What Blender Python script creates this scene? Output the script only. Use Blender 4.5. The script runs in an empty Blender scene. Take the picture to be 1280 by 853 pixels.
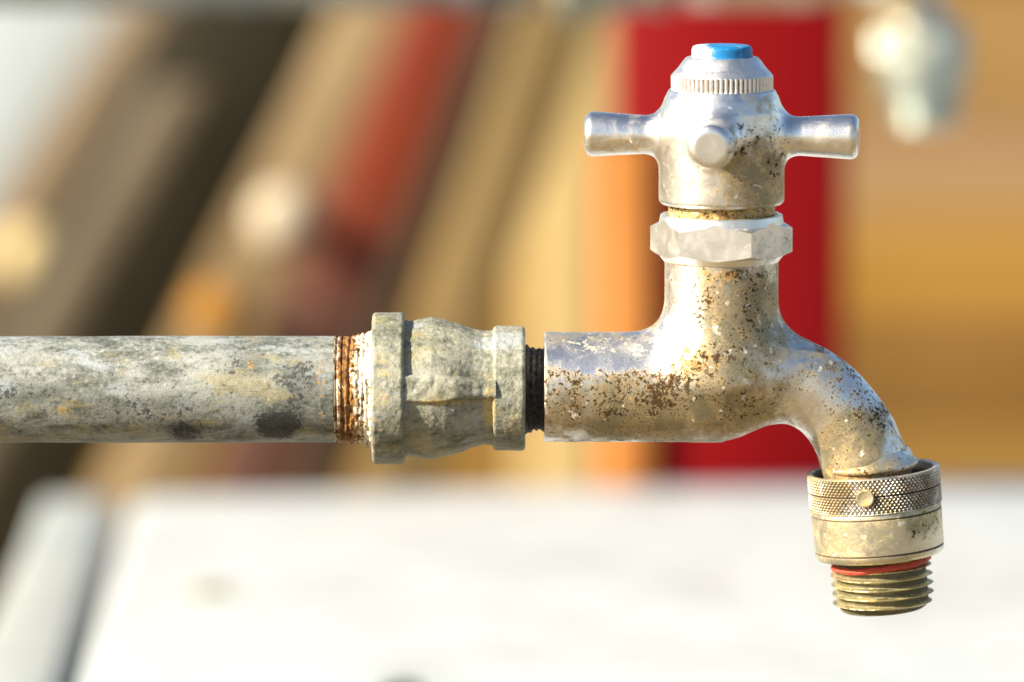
import bpy, math, random
import numpy as np
from mathutils import Vector, Matrix

random.seed(7)
rng = np.random.default_rng(11)
SC = bpy.context.scene
COL = SC.collection
R = math.radians

# ------------------------------------------------------------------ camera
S = 0.16e-3                      # metres per photograph pixel at the tap
DIST = 1.1378                    # camera to tap
PITCH = R(7.2)
PIPE_Z = 0.86                    # height of the pipe's axis above the ground
AIM = Vector((0, 0, PIPE_Z + 60.5 * S * 1.008))
cam_d = bpy.data.cameras.new('camera')
cam = bpy.data.objects.new('camera', cam_d)
COL.objects.link(cam)
FWD = Vector((0, math.cos(PITCH), -math.sin(PITCH)))
CAM = AIM - FWD * DIST
cam.location = CAM
cam.rotation_euler = (R(90) - PITCH, 0, 0)
cam_d.sensor_width = 36
cam_d.lens = 200
cam_d.clip_start = 0.05
cam_d.clip_end = 3000
cam_d.dof.use_dof = True
cam_d.dof.focus_distance = DIST - 0.006
cam_d.dof.aperture_fstop = 6.9
SC.camera = cam

# ------------------------------------------------------------------ light
SUN_EL, SUN_AZ = R(30), R(-114)          # azimuth clockwise from +Y
sdir = Vector((math.sin(SUN_AZ) * math.cos(SUN_EL), math.cos(SUN_AZ) * math.cos(SUN_EL), math.sin(SUN_EL)))
w = bpy.data.worlds.new('World')
SC.world = w
w.use_nodes = True
wn = w.node_tree
bg = wn.nodes['Background']
sky = wn.nodes.new('ShaderNodeTexSky')
sky.sky_type = 'NISHITA'
sky.sun_disc = False
sky.sun_elevation = SUN_EL
sky.sun_rotation = SUN_AZ
sky.dust_density = 1.5
wn.links.new(sky.outputs[0], bg.inputs[0])
bg.inputs[1].default_value = 0.055
sun_d = bpy.data.lights.new('sun', 'SUN')
sun_d.energy = 5.0
sun_d.angle = R(1.5)
sun_d.color = (1.0, 0.87, 0.67)
sun = bpy.data.objects.new('sun', sun_d)
COL.objects.link(sun)
sun.location = sdir * 5
sun.rotation_euler = (-sdir).to_track_quat('-Z', 'Y').to_euler()

SC.view_settings.view_transform = 'Standard'
SC.view_settings.look = 'None'
SC.view_settings.gamma = 1.0
SC.view_settings.exposure = 1.4
SC.view_settings.use_curve_mapping = False
SC.render.engine = 'CYCLES'
SC.cycles.use_denoising = True
SC.cycles.max_bounces = 4
SC.cycles.sample_clamp_indirect = 6.0
SC.cycles.use_adaptive_sampling = False

# ------------------------------------------------------------------ measuring helpers
RIGHT = Vector((1, 0, 0))
UP = RIGHT.cross(FWD)
PXF = 200 / 36 * 1280
def ray(px, py):
    return (FWD + RIGHT * ((px - 640) / PXF) + UP * ((426.5 - py) / PXF))
def at_y(px, py, y):
    d = ray(px, py)
    return CAM + d * ((y - CAM.y) / d.y)
def at_z(px, py, z):
    d = ray(px, py)
    return CAM + d * ((z - CAM.z) / d.z)

# ------------------------------------------------------------------ material helpers
class G:
    """small node-graph writer"""
    def __init__(self, name):
        self.m = bpy.data.materials.new(name)
        self.m.use_nodes = True
        self.nt = self.m.node_tree
        self.nt.nodes.clear()
        self.out = self.nt.nodes.new('ShaderNodeOutputMaterial')
        self.b = self.nt.nodes.new('ShaderNodeBsdfPrincipled')
        self.nt.links.new(self.b.outputs[0], self.out.inputs[0])
        self.tc = self.nt.nodes.new('ShaderNodeTexCoord')
    def put(self, sock, v):
        if isinstance(v, bpy.types.NodeSocket):
            self.nt.links.new(v, sock)
        elif v is not None:
            if isinstance(v, (tuple, list)) and len(v) == 3 and sock.type == 'RGBA':
                v = (*v, 1)
            sock.default_value = v
    def set(self, **k):
        names = dict(color='Base Color', rough='Roughness', metal='Metallic', normal='Normal', spec='Specular IOR Level', coat='Coat Weight')
        for a, v in k.items():
            self.put(self.b.inputs[names[a]], v)
    def coords(self, k=1 / S, off=(0, 0, 0), scale=None):
        n = self.nt.nodes.new('ShaderNodeMapping')
        self.nt.links.new(self.tc.outputs['Object'], n.inputs[0])
        n.inputs['Scale'].default_value = scale or (k, k, k)
        n.inputs['Location'].default_value = off
        return n.outputs[0]
    def math(self, op, a, b=None, c=None, clamp=False):
        n = self.nt.nodes.new('ShaderNodeMath')
        n.operation = op
        n.use_clamp = clamp
        self.put(n.inputs[0], a)
        if b is not None: self.put(n.inputs[1], b)
        if c is not None: self.put(n.inputs[2], c)
        return n.outputs[0]
    def mul(self, a, b): return self.math('MULTIPLY', a, b)
    def add(self, a, b): return self.math('ADD', a, b)
    def mx(self, a, b): return self.math('MAXIMUM', a, b)
    def sub(self, a, b): return self.math('SUBTRACT', a, b)
    def noise(self, vec, size, detail=5, rough=0.55, dist=0.0, off=0):
        n = self.nt.nodes.new('ShaderNodeTexNoise')
        if off:
            a = self.nt.nodes.new('ShaderNodeVectorMath')
            self.put(a.inputs[0], vec)
            a.inputs[1].default_value = (off * 13.7 * size, off * 7.3 * size, off * 5.1 * size)
            vec = a.outputs[0]
        self.put(n.inputs['Vector'], vec)
        n.inputs['Scale'].default_value = 1.0 / size
        n.inputs['Detail'].default_value = detail
        n.inputs['Roughness'].default_value = rough
        n.inputs['Distortion'].default_value = dist
        return n.outputs['Fac']
    def voro(self, vec, size, feature='F1'):
        n = self.nt.nodes.new('ShaderNodeTexVoronoi')
        n.feature = feature
        self.put(n.inputs['Vector'], vec)
        n.inputs['Scale'].default_value = 1.0 / size
        return n.outputs['Distance']
    def step(self, v, lo, hi, a=0.0, b=1.0):
        n = self.nt.nodes.new('ShaderNodeMapRange')
        n.interpolation_type = 'SMOOTHSTEP'
        self.put(n.inputs['Value'], v)
        n.inputs['From Min'].default_value = lo
        n.inputs['From Max'].default_value = hi
        n.inputs['To Min'].default_value = a
        n.inputs['To Max'].default_value = b
        return n.outputs[0]
    def mix(self, a, b, f):
        n = self.nt.nodes.new('ShaderNodeMix')
        n.data_type = 'RGBA'
        self.put(n.inputs['Factor'], f)
        self.put(n.inputs[6], a)
        self.put(n.inputs[7], b)
        return n.outputs[2]
    def fmix(self, a, b, f):
        n = self.nt.nodes.new('ShaderNodeMix')
        n.data_type = 'FLOAT'
        self.put(n.inputs[0], f); self.put(n.inputs[2], a); self.put(n.inputs[3], b)
        return n.outputs[0]
    def bump(self, h, dist, strength=1.0, normal=None):
        n = self.nt.nodes.new('ShaderNodeBump')
        n.inputs['Strength'].default_value = strength
        n.inputs['Distance'].default_value = dist
        self.put(n.inputs['Height'], h)
        if normal is not None: self.put(n.inputs['Normal'], normal)
        return n.outputs[0]
    def blob(self, vec, cx, cz, rx, rz, hard=0.5):
        """mask for stains and painted sunlight: an ellipse on the front, seen along y, in pixel units"""
        n = self.nt.nodes.new('ShaderNodeMapping')
        self.put(n.inputs[0], vec)
        n.inputs['Location'].default_value = (-cx / rx, 0, -cz / rz)
        n.inputs['Scale'].default_value = (1 / rx, 0, 1 / rz)
        l = self.nt.nodes.new('ShaderNodeVectorMath'); l.operation = 'LENGTH'
        self.nt.links.new(n.outputs[0], l.inputs[0])
        return self.step(l.outputs['Value'], 1.0, hard, 0.0, 1.0)
    def attr(self, name):
        n = self.nt.nodes.new('ShaderNodeAttribute')
        n.attribute_name = name
        return n.outputs['Fac']

def u(px): return px - 901            # photograph column -> tap coordinate
def v(py): return 487 - py            # photograph row -> tap coordinate

def chrome(name, dirt=0.0, pit=0.0, blobs=(), rblobs=(), pblobs=(), base=(0.95, 0.93, 0.89), tar=(0.40, 0.295, 0.12), rough=0.29, cavity=None, seed=0, relief=0.55, tmetal=0.28):
    g = G(name)
    c = g.coords()
    big = g.noise(c, 75, 4, 0.55, 0.6, seed)
    mid = g.noise(c, 22, 6, 0.6, 0.5, seed + 1)
    fine = g.noise(c, 4.4, 6, 0.7, 0.2, seed + 2)
    tiny = g.noise(c, 2.6, 3, 0.6, 0, seed + 3)
    bias = dirt
    for b in blobs:
        bias = g.add(bias, g.mul(g.blob(c, *b[:4]), b[4]))
    t = g.add(g.add(g.mul(big, 0.45), g.mul(mid, 0.40)), g.add(g.mul(fine, 0.28), bias))
    tarn = g.step(t, 0.52, 0.72)
    pb = g.add(pit, g.mul(g.sub(big, 0.5), 0.12))
    for b in pblobs:
        pb = g.add(pb, g.mul(g.blob(c, *b[:4]), b[4]))
    pm = g.add(g.add(g.mul(fine, 0.62), g.mul(tiny, 0.22)), g.add(g.mul(mid, 0.34), pb))
    pits = g.step(pm, 0.685, 0.735)
    pm2 = g.add(g.add(g.mul(g.noise(c, 9.0, 7, 0.74, 0.3, seed + 11), 0.75), g.mul(big, 0.25)), g.add(g.mul(tiny, 0.12), pb))
    pits = g.mx(pits, g.step(pm2, 0.675, 0.705))
    rb = -0.02
    for b in rblobs:
        rb = g.add(rb, g.mul(g.blob(c, *b[:4]), b[4]))
    rn = g.noise(c, 10, 6, 0.66, 0.3, seed + 5)
    rmask = g.add(g.add(g.mul(rn, 0.7), g.mul(big, 0.25)), g.add(g.mul(tiny, 0.1), rb))
    rust = g.step(rmask, 0.60, 0.70)
    scale_n = g.noise(c, 14, 5, 0.6, 0.4, seed + 8)          # pale lime crust
    lime = g.mul(g.step(scale_n, 0.61, 0.69), g.step(t, 0.55, 0.68))
    hue = g.noise(c, 30, 3, 0.5, 0, seed + 9)
    tcol = g.mix(tar, tuple(x * 0.62 for x in (tar[0] * .9, tar[1] * 1.05, tar[2])), g.step(hue, 0.42, 0.6))
    tcol = g.mix(tcol, tuple(x * 1.35 for x in tar), g.step(mid, 0.52, 0.66))
    tcol = g.mix(tcol, tuple(x * 0.45 for x in tar), g.step(fine, 0.50, 0.40))
    col = g.mix(base, tcol, g.mul(tarn, 0.85))
    col = g.mix(col, (0.72, 0.69, 0.60), lime)
    rcol = g.mix((0.26, 0.125, 0.035), (0.52, 0.34, 0.13), g.step(fine, 0.42, 0.6))
    col = g.mix(col, rcol, g.mul(rust, 0.85))
    col = g.mix(col, g.mix((0.008, 0.005, 0.003), (0.055, 0.031, 0.013), g.step(g.add(g.mul(tiny, .5), g.mul(fine, .5)), 0.62, 0.48)), g.mul(pits, 0.94))
    met = g.math('SUBTRACT', 1.0, g.mx(g.mx(g.mul(tarn, tmetal), pits), g.mx(rust, lime)), clamp=True)
    rg = g.add(g.add(rough, g.mul(tarn, 0.15)), g.add(g.mul(g.mx(pits, rust), 0.35), g.mul(g.step(mid, 0.35, 0.7), 0.10)))
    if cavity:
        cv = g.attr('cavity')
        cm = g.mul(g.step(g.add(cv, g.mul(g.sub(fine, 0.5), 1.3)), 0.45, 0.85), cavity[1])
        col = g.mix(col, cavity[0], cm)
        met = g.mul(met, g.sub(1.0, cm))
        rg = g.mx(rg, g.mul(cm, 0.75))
    h = g.add(g.mul(fine, 1.0), g.mul(mid, 0.6))
    g.set(color=col, metal=met, rough=rg, spec=g.fmix(0.5, 0.06, pits), normal=g.bump(h, 0.9 * S, relief))
    return g.m

# tap body: grime on the inlet and the belly, orange crust on the shoulder
M = {}
M['body'] = chrome('worn_chrome_body', 0.045, 0.022,
    blobs=[(u(770), v(500), 120, 55, .13), (u(930), v(420), 95, 130, .09), (u(1060), v(560), 60, 75, .14), (u(860), v(520), 120, 50, .12),
           (u(745), v(440), 70, 24, -.16), (u(855), v(385), 32, 60, -.16), (u(1075), v(480), 45, 40, -.09), (u(950), v(370), 30, 60, .05)],  # less tarnish on the riser's left paints in its sunlit highlight
    rblobs=[(u(830), v(435), 70, 40, .10), (u(1060), v(590), 45, 18, .14), (u(740), v(425), 60, 12, .06), (u(900), v(345), 50, 40, .04), (u(760), v(485), 110, 40, .09), (u(890), v(470), 90, 60, .05), (u(890), v(336), 50, 9, .10)],
    pblobs=[(u(765), v(485), 140, 44, .07), (u(828), v(475), 30, 44, .025), (u(945), v(370), 36, 50, .03), (u(1080), v(490), 80, 70, .035), (u(930), v(460), 110, 60, .03), (u(935), v(334), 50, 9, .06)], seed=1)
M['handle'] = chrome('worn_chrome_handle', -0.04, -0.075,
    blobs=[(u(850), v(190), 45, 80, -.14), (u(940), v(215), 60, 60, .2), (u(770), v(180), 60, 12, .14), (u(880), v(240), 40, 25, .08)],  # first entry clears tarnish to whiten the hub's sunlit left
    rblobs=[(u(940), v(200), 55, 45, .05)],
    pblobs=[(u(922), v(165), 34, 34, .15), (u(968), v(185), 22, 62, .13), (u(912), v(228), 42, 34, .11)], rough=0.27, relief=0.3, seed=20)
M['nut'] = chrome('dull_nickel_nut', -0.08, -0.045, blobs=[(u(965), v(300), 40, 40, .12), (u(840), v(330), 60, 10, .2)],
    rblobs=[(u(840), v(331), 70, 9, .2)], pblobs=[(u(960), v(296), 34, 34, .05)], base=(0.94, 0.94, 0.91), tar=(0.62, 0.59, 0.48), rough=0.36, seed=33, relief=0.18)
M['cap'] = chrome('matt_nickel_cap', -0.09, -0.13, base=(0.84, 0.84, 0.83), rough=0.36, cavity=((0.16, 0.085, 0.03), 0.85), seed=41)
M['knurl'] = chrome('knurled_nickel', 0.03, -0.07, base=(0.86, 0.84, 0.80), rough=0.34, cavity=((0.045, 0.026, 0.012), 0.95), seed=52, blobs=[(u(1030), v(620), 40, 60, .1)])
M['sleeve'] = chrome('yellowed_nickel_sleeve', 0.03, -0.05, base=(0.84, 0.80, 0.66), tar=(0.60, 0.50, 0.26), rough=0.26, seed=63,
    blobs=[(u(1150), v(630), 45, 40, .12), (u(1030), v(640), 40, 60, .08)], pblobs=[(u(1155), v(640), 40, 50, .10), (u(1160), v(612), 40, 12, .1)], cavity=((0.07, 0.045, 0.025), 0.95))
M['thread'] = chrome('grimy_brass_thread', 0.05, -0.03, base=(0.86, 0.79, 0.52), tar=(0.55, 0.46, 0.18), rough=0.3, cavity=((0.055, 0.045, 0.015), 0.9), seed=74)
M['crust'] = chrome('crusted_gland', 0.16, 0.035, base=(0.70, 0.62, 0.42), tar=(0.55, 0.40, 0.16), rough=0.4, rblobs=[(u(900), v(268), 60, 20, .12)], seed=85)

M['pin'] = chrome('rusted_brass_pin', 0.02, -0.1, base=(0.74, 0.68, 0.48), tar=(0.5, 0.4, 0.2), rough=0.35, rblobs=[(u(1079), v(622), 8, 8, .5)], seed=91)
M['clean'] = chrome('pale_bright_chrome', -0.1, -0.1, base=(0.56, 0.62, 0.58), rough=0.3, seed=97)

def black_thread():
    g = G('tarred_black_thread')
    c = g.coords()
    f = g.noise(c, 5, 5, 0.7)
    col = g.mix((0.012, 0.011, 0.010), (0.09, 0.085, 0.08), g.step(f, 0.52, 0.68))
    g.set(color=col, rough=g.step(f, 0.3, 0.7, 0.35, 0.75), normal=g.bump(f, 2.5 * S, 0.8))
    return g.m
M['tar'] = black_thread()

def blue_plastic():
    g = G('faded_sunlit_blue_plastic')
    c = g.coords()
    f = g.noise(c, 5, 6, 0.7)
    b = g.noise(c, 26, 4, 0.6)
    faded = g.step(g.add(g.mul(b, .6), g.mul(f, .4)), 0.52, 0.64)
    low = g.blob(c, 0, v(78), 60, 7, 0.2)
    chips = g.step(g.add(f, g.mul(low, 0.2)), 0.63, 0.70)
    col = g.mix((0.006, 0.17, 0.44), (0.08, 0.30, 0.50), faded)
    pale = g.step(g.add(g.blob(c, u(868), v(64), 34, 26, 0.1), g.mul(g.sub(f, .5), 1.2)), 0.35, 0.75)  # sunlight on the cap's left half, painted as a pale patch
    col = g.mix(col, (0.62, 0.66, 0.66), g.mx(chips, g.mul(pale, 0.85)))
    g.set(color=col, rough=0.45, normal=g.bump(f, 0.8 * S, 0.4))
    return g.m
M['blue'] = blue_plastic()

def rubber():
    g = G('cracked_red_rubber')
    c = g.coords()
    f = g.noise(c, 4, 6, 0.75)
    col = g.mix((0.50, 0.035, 0.025), (0.56, 0.12, 0.05), g.step(f, 0.42, 0.6))
    col = g.mix(col, (0.05, 0.02, 0.012), g.step(f, 0.57, 0.63))
    g.set(color=col, rough=0.65, normal=g.bump(f, 1.5 * S, 0.7))
    return g.m
M['rubber'] = rubber()

def galvanised(name, seed=0, coupling=False):
    g = G(name)
    c = g.coords()
    cs = g.coords(scale=(0.45 / S, 1 / S, 1 / S))
    big = g.noise(cs, 60, 5, 0.6, 0.1, seed)
    mid = g.noise(cs, 20, 7, 0.70, 0.15, seed + 1)
    fine = g.noise(c, 6, 6, 0.75, 0.1, seed + 2)
    tiny = g.noise(c, 2.2, 3, 0.6, 0, seed + 3)
    hue = g.noise(cs, 42, 6, 0.66, 0.1, seed + 4)
    light, dark = ((0.31, 0.335, 0.325), (0.075, 0.09, 0.076)) if not coupling else ((0.33, 0.335, 0.275), (0.14, 0.15, 0.11))
    t = g.add(g.add(g.mul(big, 0.35), g.mul(mid, 0.40)), g.mul(fine, 0.25))
    col = g.mix(dark, light, g.step(t, 0.40, 0.58))
    col = g.mix(col, (0.33, 0.38, 0.42), g.mul(g.step(hue, 0.53, 0.64), 0.7))
    col = g.mix(col, (0.31, 0.27, 0.13), g.mul(g.step(hue, 0.46, 0.36), 0.55))
    speck = g.step(g.add(g.mul(fine, 0.75), g.mul(mid, 0.25)), 0.55, 0.66)
    col = g.mix(col, (0.58, 0.57, 0.50), g.mul(speck, 0.8))
    dk = g.step(g.add(g.mul(fine, 0.65), g.mul(mid, 0.35)), 0.46, 0.36)
    col = g.mix(col, (0.045, 0.05, 0.038), g.mul(dk, 0.8))
    scr = g.noise(g.coords(scale=(0.06 / S, 1 / S, 1 / S)), 3.0, 4, 0.6, 0, seed + 7)
    col = g.mix(col, (0.07, 0.075, 0.06), g.mul(g.step(scr, 0.60, 0.70), 0.45 if not coupling else 0.0))
    if not coupling:
        sm = 0.0
        for b in [(345, 525, 40, 32, .26), (232, 534, 34, 22, .19), (378, 470, 45, 48, .15), (40, 482, 90, 24, .12), (310, 450, 60, 26, .10), (180, 505, 110, 34, .10), (270, 490, 90, 40, .05), (370, 515, 30, 30, .1)]:
            sm = g.add(sm, g.mul(g.blob(c, u(b[0]), v(b[1]), b[2], b[3], 0.25), b[4]))
        st = g.step(g.add(g.add(g.mul(mid, 0.45), g.mul(fine, 0.55)), sm), 0.60, 0.68)
        col = g.mix(col, g.mix((0.008, 0.011, 0.013), (0.045, 0.052, 0.052), g.step(tiny, 0.4, 0.62)), g.mul(st, 0.92))
        os_ = 0.0
        for b in [(83, 505, 13, 11, .28), (317, 448, 10, 12, .26), (155, 458, 8, 8, .2), (404, 480, 12, 90, .15), (395, 440, 10, 40, .07)]:
            os_ = g.add(os_, g.mul(g.blob(c, u(b[0]), v(b[1]), b[2], b[3], 0.2), b[4]))
        og = g.step(g.add(g.mul(g.sub(fine, 0.5), 1.3), g.add(os_, 0.5)), 0.68, 0.80)
        col = g.mix(col, (0.46, 0.27, 0.07), g.mul(og, 0.8))
        bh = g.add(g.mul(st, -0.5), g.mul(og, 0.4))
        dist = 1.3
    else:
        os_ = 0.0
        for b in [(478, 485, 18, 110, .10), (612, 500, 12, 60, .22), (560, 492, 70, 8, .2), (640, 530, 20, 40, .12), (530, 555, 30, 20, .1)]:
            os_ = g.add(os_, g.mul(g.blob(c, u(b[0]), v(b[1]), b[2], b[3], 0.2), b[4]))
        og = g.step(g.add(g.add(g.mul(fine, 0.5), g.mul(mid, 0.5)), os_), 0.56, 0.74)
        col = g.mix(col, (0.50, 0.37, 0.12), g.mul(og, 0.75))
        bh = g.mul(og, 0.2)
        dist = 2.2
    h = g.add(g.add(g.mul(fine, 0.8), g.mul(tiny, 0.4)), g.add(g.mul(mid, 0.8), bh))
    g.set(color=col, metal=0.12, rough=g.step(fine, 0.3, 0.7, 0.5, 0.72), spec=0.5, normal=g.bump(h, dist * S, 0.75))
    return g.m
M['pipe'] = galvanised('mottled_galvanised_pipe', 3)
M['coupling'] = galvanised('cast_galvanised_coupling', 17, True)

def rusty():
    g = G('rust_crusted_thread')
    cs = g.coords(scale=(1 / S, 0.45 / S, 0.45 / S))
    c = g.coords()
    a = g.noise(cs, 6, 6, 0.7, 0.5, 2)
    f = g.noise(c, 6, 6, 0.72, 0.2, 4)
    p = g.noise(c, 16, 5, 0.6, 0.4, 5)
    col = g.mix((0.10, 0.045, 0.018), (0.30, 0.155, 0.05), g.step(a, 0.38, 0.58))
    sx = g.nt.nodes.new('ShaderNodeSeparateXYZ'); g.nt.links.new(c, sx.inputs[0])
    right = g.step(sx.outputs[0], u(430), u(462), -0.03, 0.11)
    edge = g.step(sx.outputs[0], u(428), u(420), 0.0, 0.12)
    col = g.mix(col, (0.72, 0.66, 0.54), g.step(g.add(g.add(g.mul(f, .5), g.mul(p, .5)), g.add(right, edge)), 0.52, 0.60))
    col = g.mix(col, (0.035, 0.018, 0.01), g.mul(g.step(g.add(g.mul(a, .6), g.mul(f, .4)), 0.48, 0.38), 0.9))
    g.set(color=col, rough=0.85, spec=0.2, normal=g.bump(g.add(f, a), 3 * S, 0.8))
    return g.m
M['rust'] = rusty()

def wood(name, col, dark=0.6, gloss=0.6, paint=False, grain_axis=2, wear=None, lower=None):
    """weathered or painted board; colours vary along the grain"""
    g = G(name)
    sc = [40, 40, 40]; sc[grain_axis] = 3
    c = g.coords(scale=tuple(sc))
    a = g.noise(c, 1.0, 6, 0.6, 0.8)
    b = g.noise(g.coords(k=6), 1.0, 4, 0.55)
    k = tuple(x * dark for x in col)
    cc = g.mix(k, col, g.step(a, 0.3, 0.62))
    cc = g.mix(cc, wear or tuple(min(1, x * 1.25 + 0.02) for x in col), g.mul(g.step(b, 0.5, 0.72), 0.55))
    if lower:       # a second colour below a ragged height
        sep = g.nt.nodes.new('ShaderNodeSeparateXYZ')
        g.nt.links.new(g.tc.outputs['Object'], sep.inputs[0])
        hz = g.add(sep.outputs[2], g.mul(g.sub(a, 0.5), 0.05))
        cc = g.mix(lower[0], cc, g.step(hz, lower[1] - 0.02, lower[1] + 0.03))
    g.set(color=cc, rough=gloss, spec=0.15, normal=g.bump(a, 0.0012, 0.4 if not paint else 0.15))
    return g.m

def stone(name, col, moss=True):
    g = G(name)
    c = g.coords(k=1)
    a = g.noise(c, 0.03, 7, 0.62)
    b = g.noise(c, 0.15, 4, 0.5)
    f = g.noise(c, 0.004, 4, 0.6)
    cc = g.mix(tuple(x * 0.80 for x in col), col, g.step(a, 0.35, 0.6))
    cc = g.mix(cc, tuple(x * y for x, y in zip(col, (0.90, 0.95, 0.97))), g.step(b, 0.45, 0.65))
    cc = g.mix(cc, tuple(x * 0.72 for x in col), g.mul(g.step(g.noise(c, 0.05, 5, 0.6, 0, 4), 0.56, 0.70), 0.6))
    g.set(color=cc, rough=0.75, normal=g.bump(g.add(a, g.mul(f, .4)), 0.002, 0.5))
    return g.m

# ------------------------------------------------------------------ mesh helpers
def mesh_obj(name, verts, faces, mat, parent=None, smooth=True, sharp=None, attrs=None, scale=1.0):
    me = bpy.data.meshes.new(name)
    V = np.asarray(verts, dtype=float) * scale
    if isinstance(faces, np.ndarray):
        n, k = faces.shape
        me.vertices.add(len(V)); me.vertices.foreach_set('co', V.astype(np.float32).ravel())
        me.loops.add(n * k); me.loops.foreach_set('vertex_index', faces.astype(np.int32).ravel())
        me.polygons.add(n)
        me.polygons.foreach_set('loop_start', np.arange(0, n * k, k, dtype=np.int32))
        me.update(calc_edges=True)
        me.validate()
    else:
        me.from_pydata([tuple(p) for p in V], [], faces)
    if attrs is not None:
        a = me.attributes.new('cavity', 'FLOAT', 'POINT')
        a.data.foreach_set('value', np.asarray(attrs, dtype=np.float32))
    me.polygons.foreach_set('use_smooth', [smooth] * len(me.polygons))
    if sharp is not None:
        me.set_sharp_from_angle(angle=R(sharp))
    me.materials.append(mat)
    me.update()
    o = bpy.data.objects.new(name, me)
    COL.objects.link(o)
    o.parent = parent
    return o

def thing(name, label, cat, loc=(0, 0, 0), group=None):
    o = bpy.data.objects.new(name, None)
    COL.objects.link(o)
    o.location = loc
    o.empty_display_size = 0.02
    tag(o, label, cat, group)
    return o

def tag(o, label, cat, group=None):
    o['label'] = label
    o['category'] = cat
    if group: o['group'] = group
    return o

def fbm(P, seed, octaves=4, size=20.0, gain=0.55):
    """smooth value noise on points, made of trilinear lattices"""
    out = np.zeros(len(P)); amp = 1.0; tot = 0
    for o in range(octaves):
        r = np.random.default_rng(seed * 101 + o)
        lat = r.random((32, 32, 32)) * 2 - 1
        q = P / size * (2 ** o) + 100.5
        i = np.floor(q).astype(int); f = q - i
        f = f * f * (3 - 2 * f)
        acc = 0
        for dx in (0, 1):
            for dy in (0, 1):
                for dz in (0, 1):
                    wgt = (f[:, 0] if dx else 1 - f[:, 0]) * (f[:, 1] if dy else 1 - f[:, 1]) * (f[:, 2] if dz else 1 - f[:, 2])
                    acc = acc + wgt * lat[(i[:, 0] + dx) % 32, (i[:, 1] + dy) % 32, (i[:, 2] + dz) % 32]
        out += acc * amp; tot += amp; amp *= gain
    return out / tot

def polar(rfun, hs, thetas, closed_lo=True, closed_hi=True):
    """surface r(theta, h) about the local axis; returns (theta-h-r arrays), points as (rcos, rsin, h)"""
    nh, nt = len(hs), len(thetas)
    T, H = np.meshgrid(thetas, hs)
    Rr = rfun(T, H)
    P = np.stack([Rr * np.cos(T), Rr * np.sin(T), H], -1).reshape(-1, 3)
    i = np.arange(nh - 1)[:, None] * nt; j = np.arange(nt)[None, :]; jn = (j + 1) % nt
    F = np.stack([i + j, i + jn, i + nt + jn, i + nt + j], -1).reshape(-1, 4)
    faces = [tuple(f) for f in F.tolist()]
    if closed_lo: faces.append(tuple(range(nt - 1, -1, -1)))
    if closed_hi: faces.append(tuple(range((nh - 1) * nt, nh * nt)))
    return P, faces

def prof(pts):
    """piecewise linear profile h -> r sampled densely"""
    hs = np.array([p[0] for p in pts], float); rs = np.array([p[1] for p in pts], float)
    return lambda H: np.interp(H, hs, rs)

def revolve(pts, n=96):
    """closed profile [(h, r), ...] in order, allowing steps; axis = local z"""
    th = np.linspace(0, 2 * math.pi, n, endpoint=False)
    V = []; 
    for h, r in pts:
        V.append(np.stack([r * np.cos(th), r * np.sin(th), np.full(n, h)], -1))
    V = np.concatenate(V)
    F = []
    for k in range(len(pts) - 1):
        for j in range(n):
            a = k * n + j; b = k * n + (j + 1) % n
            F.append((a, b, b + n, a + n))
    F.append(tuple(range(n - 1, -1, -1)))
    F.append(tuple(range((len(pts) - 1) * n, len(pts) * n)))
    return V, F

def to_x(P):      # axis z -> x (pipes): (a,b,h) -> (h, a, b)
    return np.stack([P[:, 2], P[:, 0], P[:, 1]], -1)

# ---- implicit surfaces (for the castings with fillets)
def smin(a, b, k):
    h = np.maximum(k - np.abs(a - b), 0) / k
    return np.minimum(a, b) - h * h * k * 0.25

def sd_round_cone(P, A, B, ra, rb):
    A = np.asarray(A, float); B = np.asarray(B, float)
    d = B - A; t = np.clip(((P - A) @ d) / (d @ d), 0, 1)
    return np.linalg.norm(P - A - t[:, None] * d, axis=1) - (ra + (rb - ra) * t)

def sd_cyl(P, A, B, ra, rb, rd):
    A = np.asarray(A, float); B = np.asarray(B, float)
    L = np.linalg.norm(B - A); d = (B - A) / L
    t = (P - A) @ d
    rad = np.linalg.norm(P - A - t[:, None] * d, axis=1)
    r = ra + (rb - ra) * np.clip(t / L, 0, 1)
    q0 = rad - r + rd; q1 = np.abs(t - L / 2) - L / 2 + rd
    return np.minimum(np.maximum(q0, q1), 0) + np.sqrt(np.maximum(q0, 0) ** 2 + np.maximum(q1, 0) ** 2) - rd

def sd_poly(x, y, pts):
    d = np.full(x.shape, 1e18); s = np.ones(x.shape)
    n = len(pts)
    for i in range(n):
        ax, ay = pts[i]; bx, by = pts[i - 1]
        ex, ey = bx - ax, by - ay
        wx, wy = x - ax, y - ay
        t = np.clip((wx * ex + wy * ey) / (ex * ex + ey * ey), 0, 1)
        d = np.minimum(d, (wx - ex * t) ** 2 + (wy - ey * t) ** 2)
        c1 = y >= ay; c2 = y < by; c3 = ex * wy > ey * wx
        flip = (c1 & c2 & c3) | (~c1 & ~c2 & ~c3)
        s = np.where(flip, -s, s)
    return s * np.sqrt(d)

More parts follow.
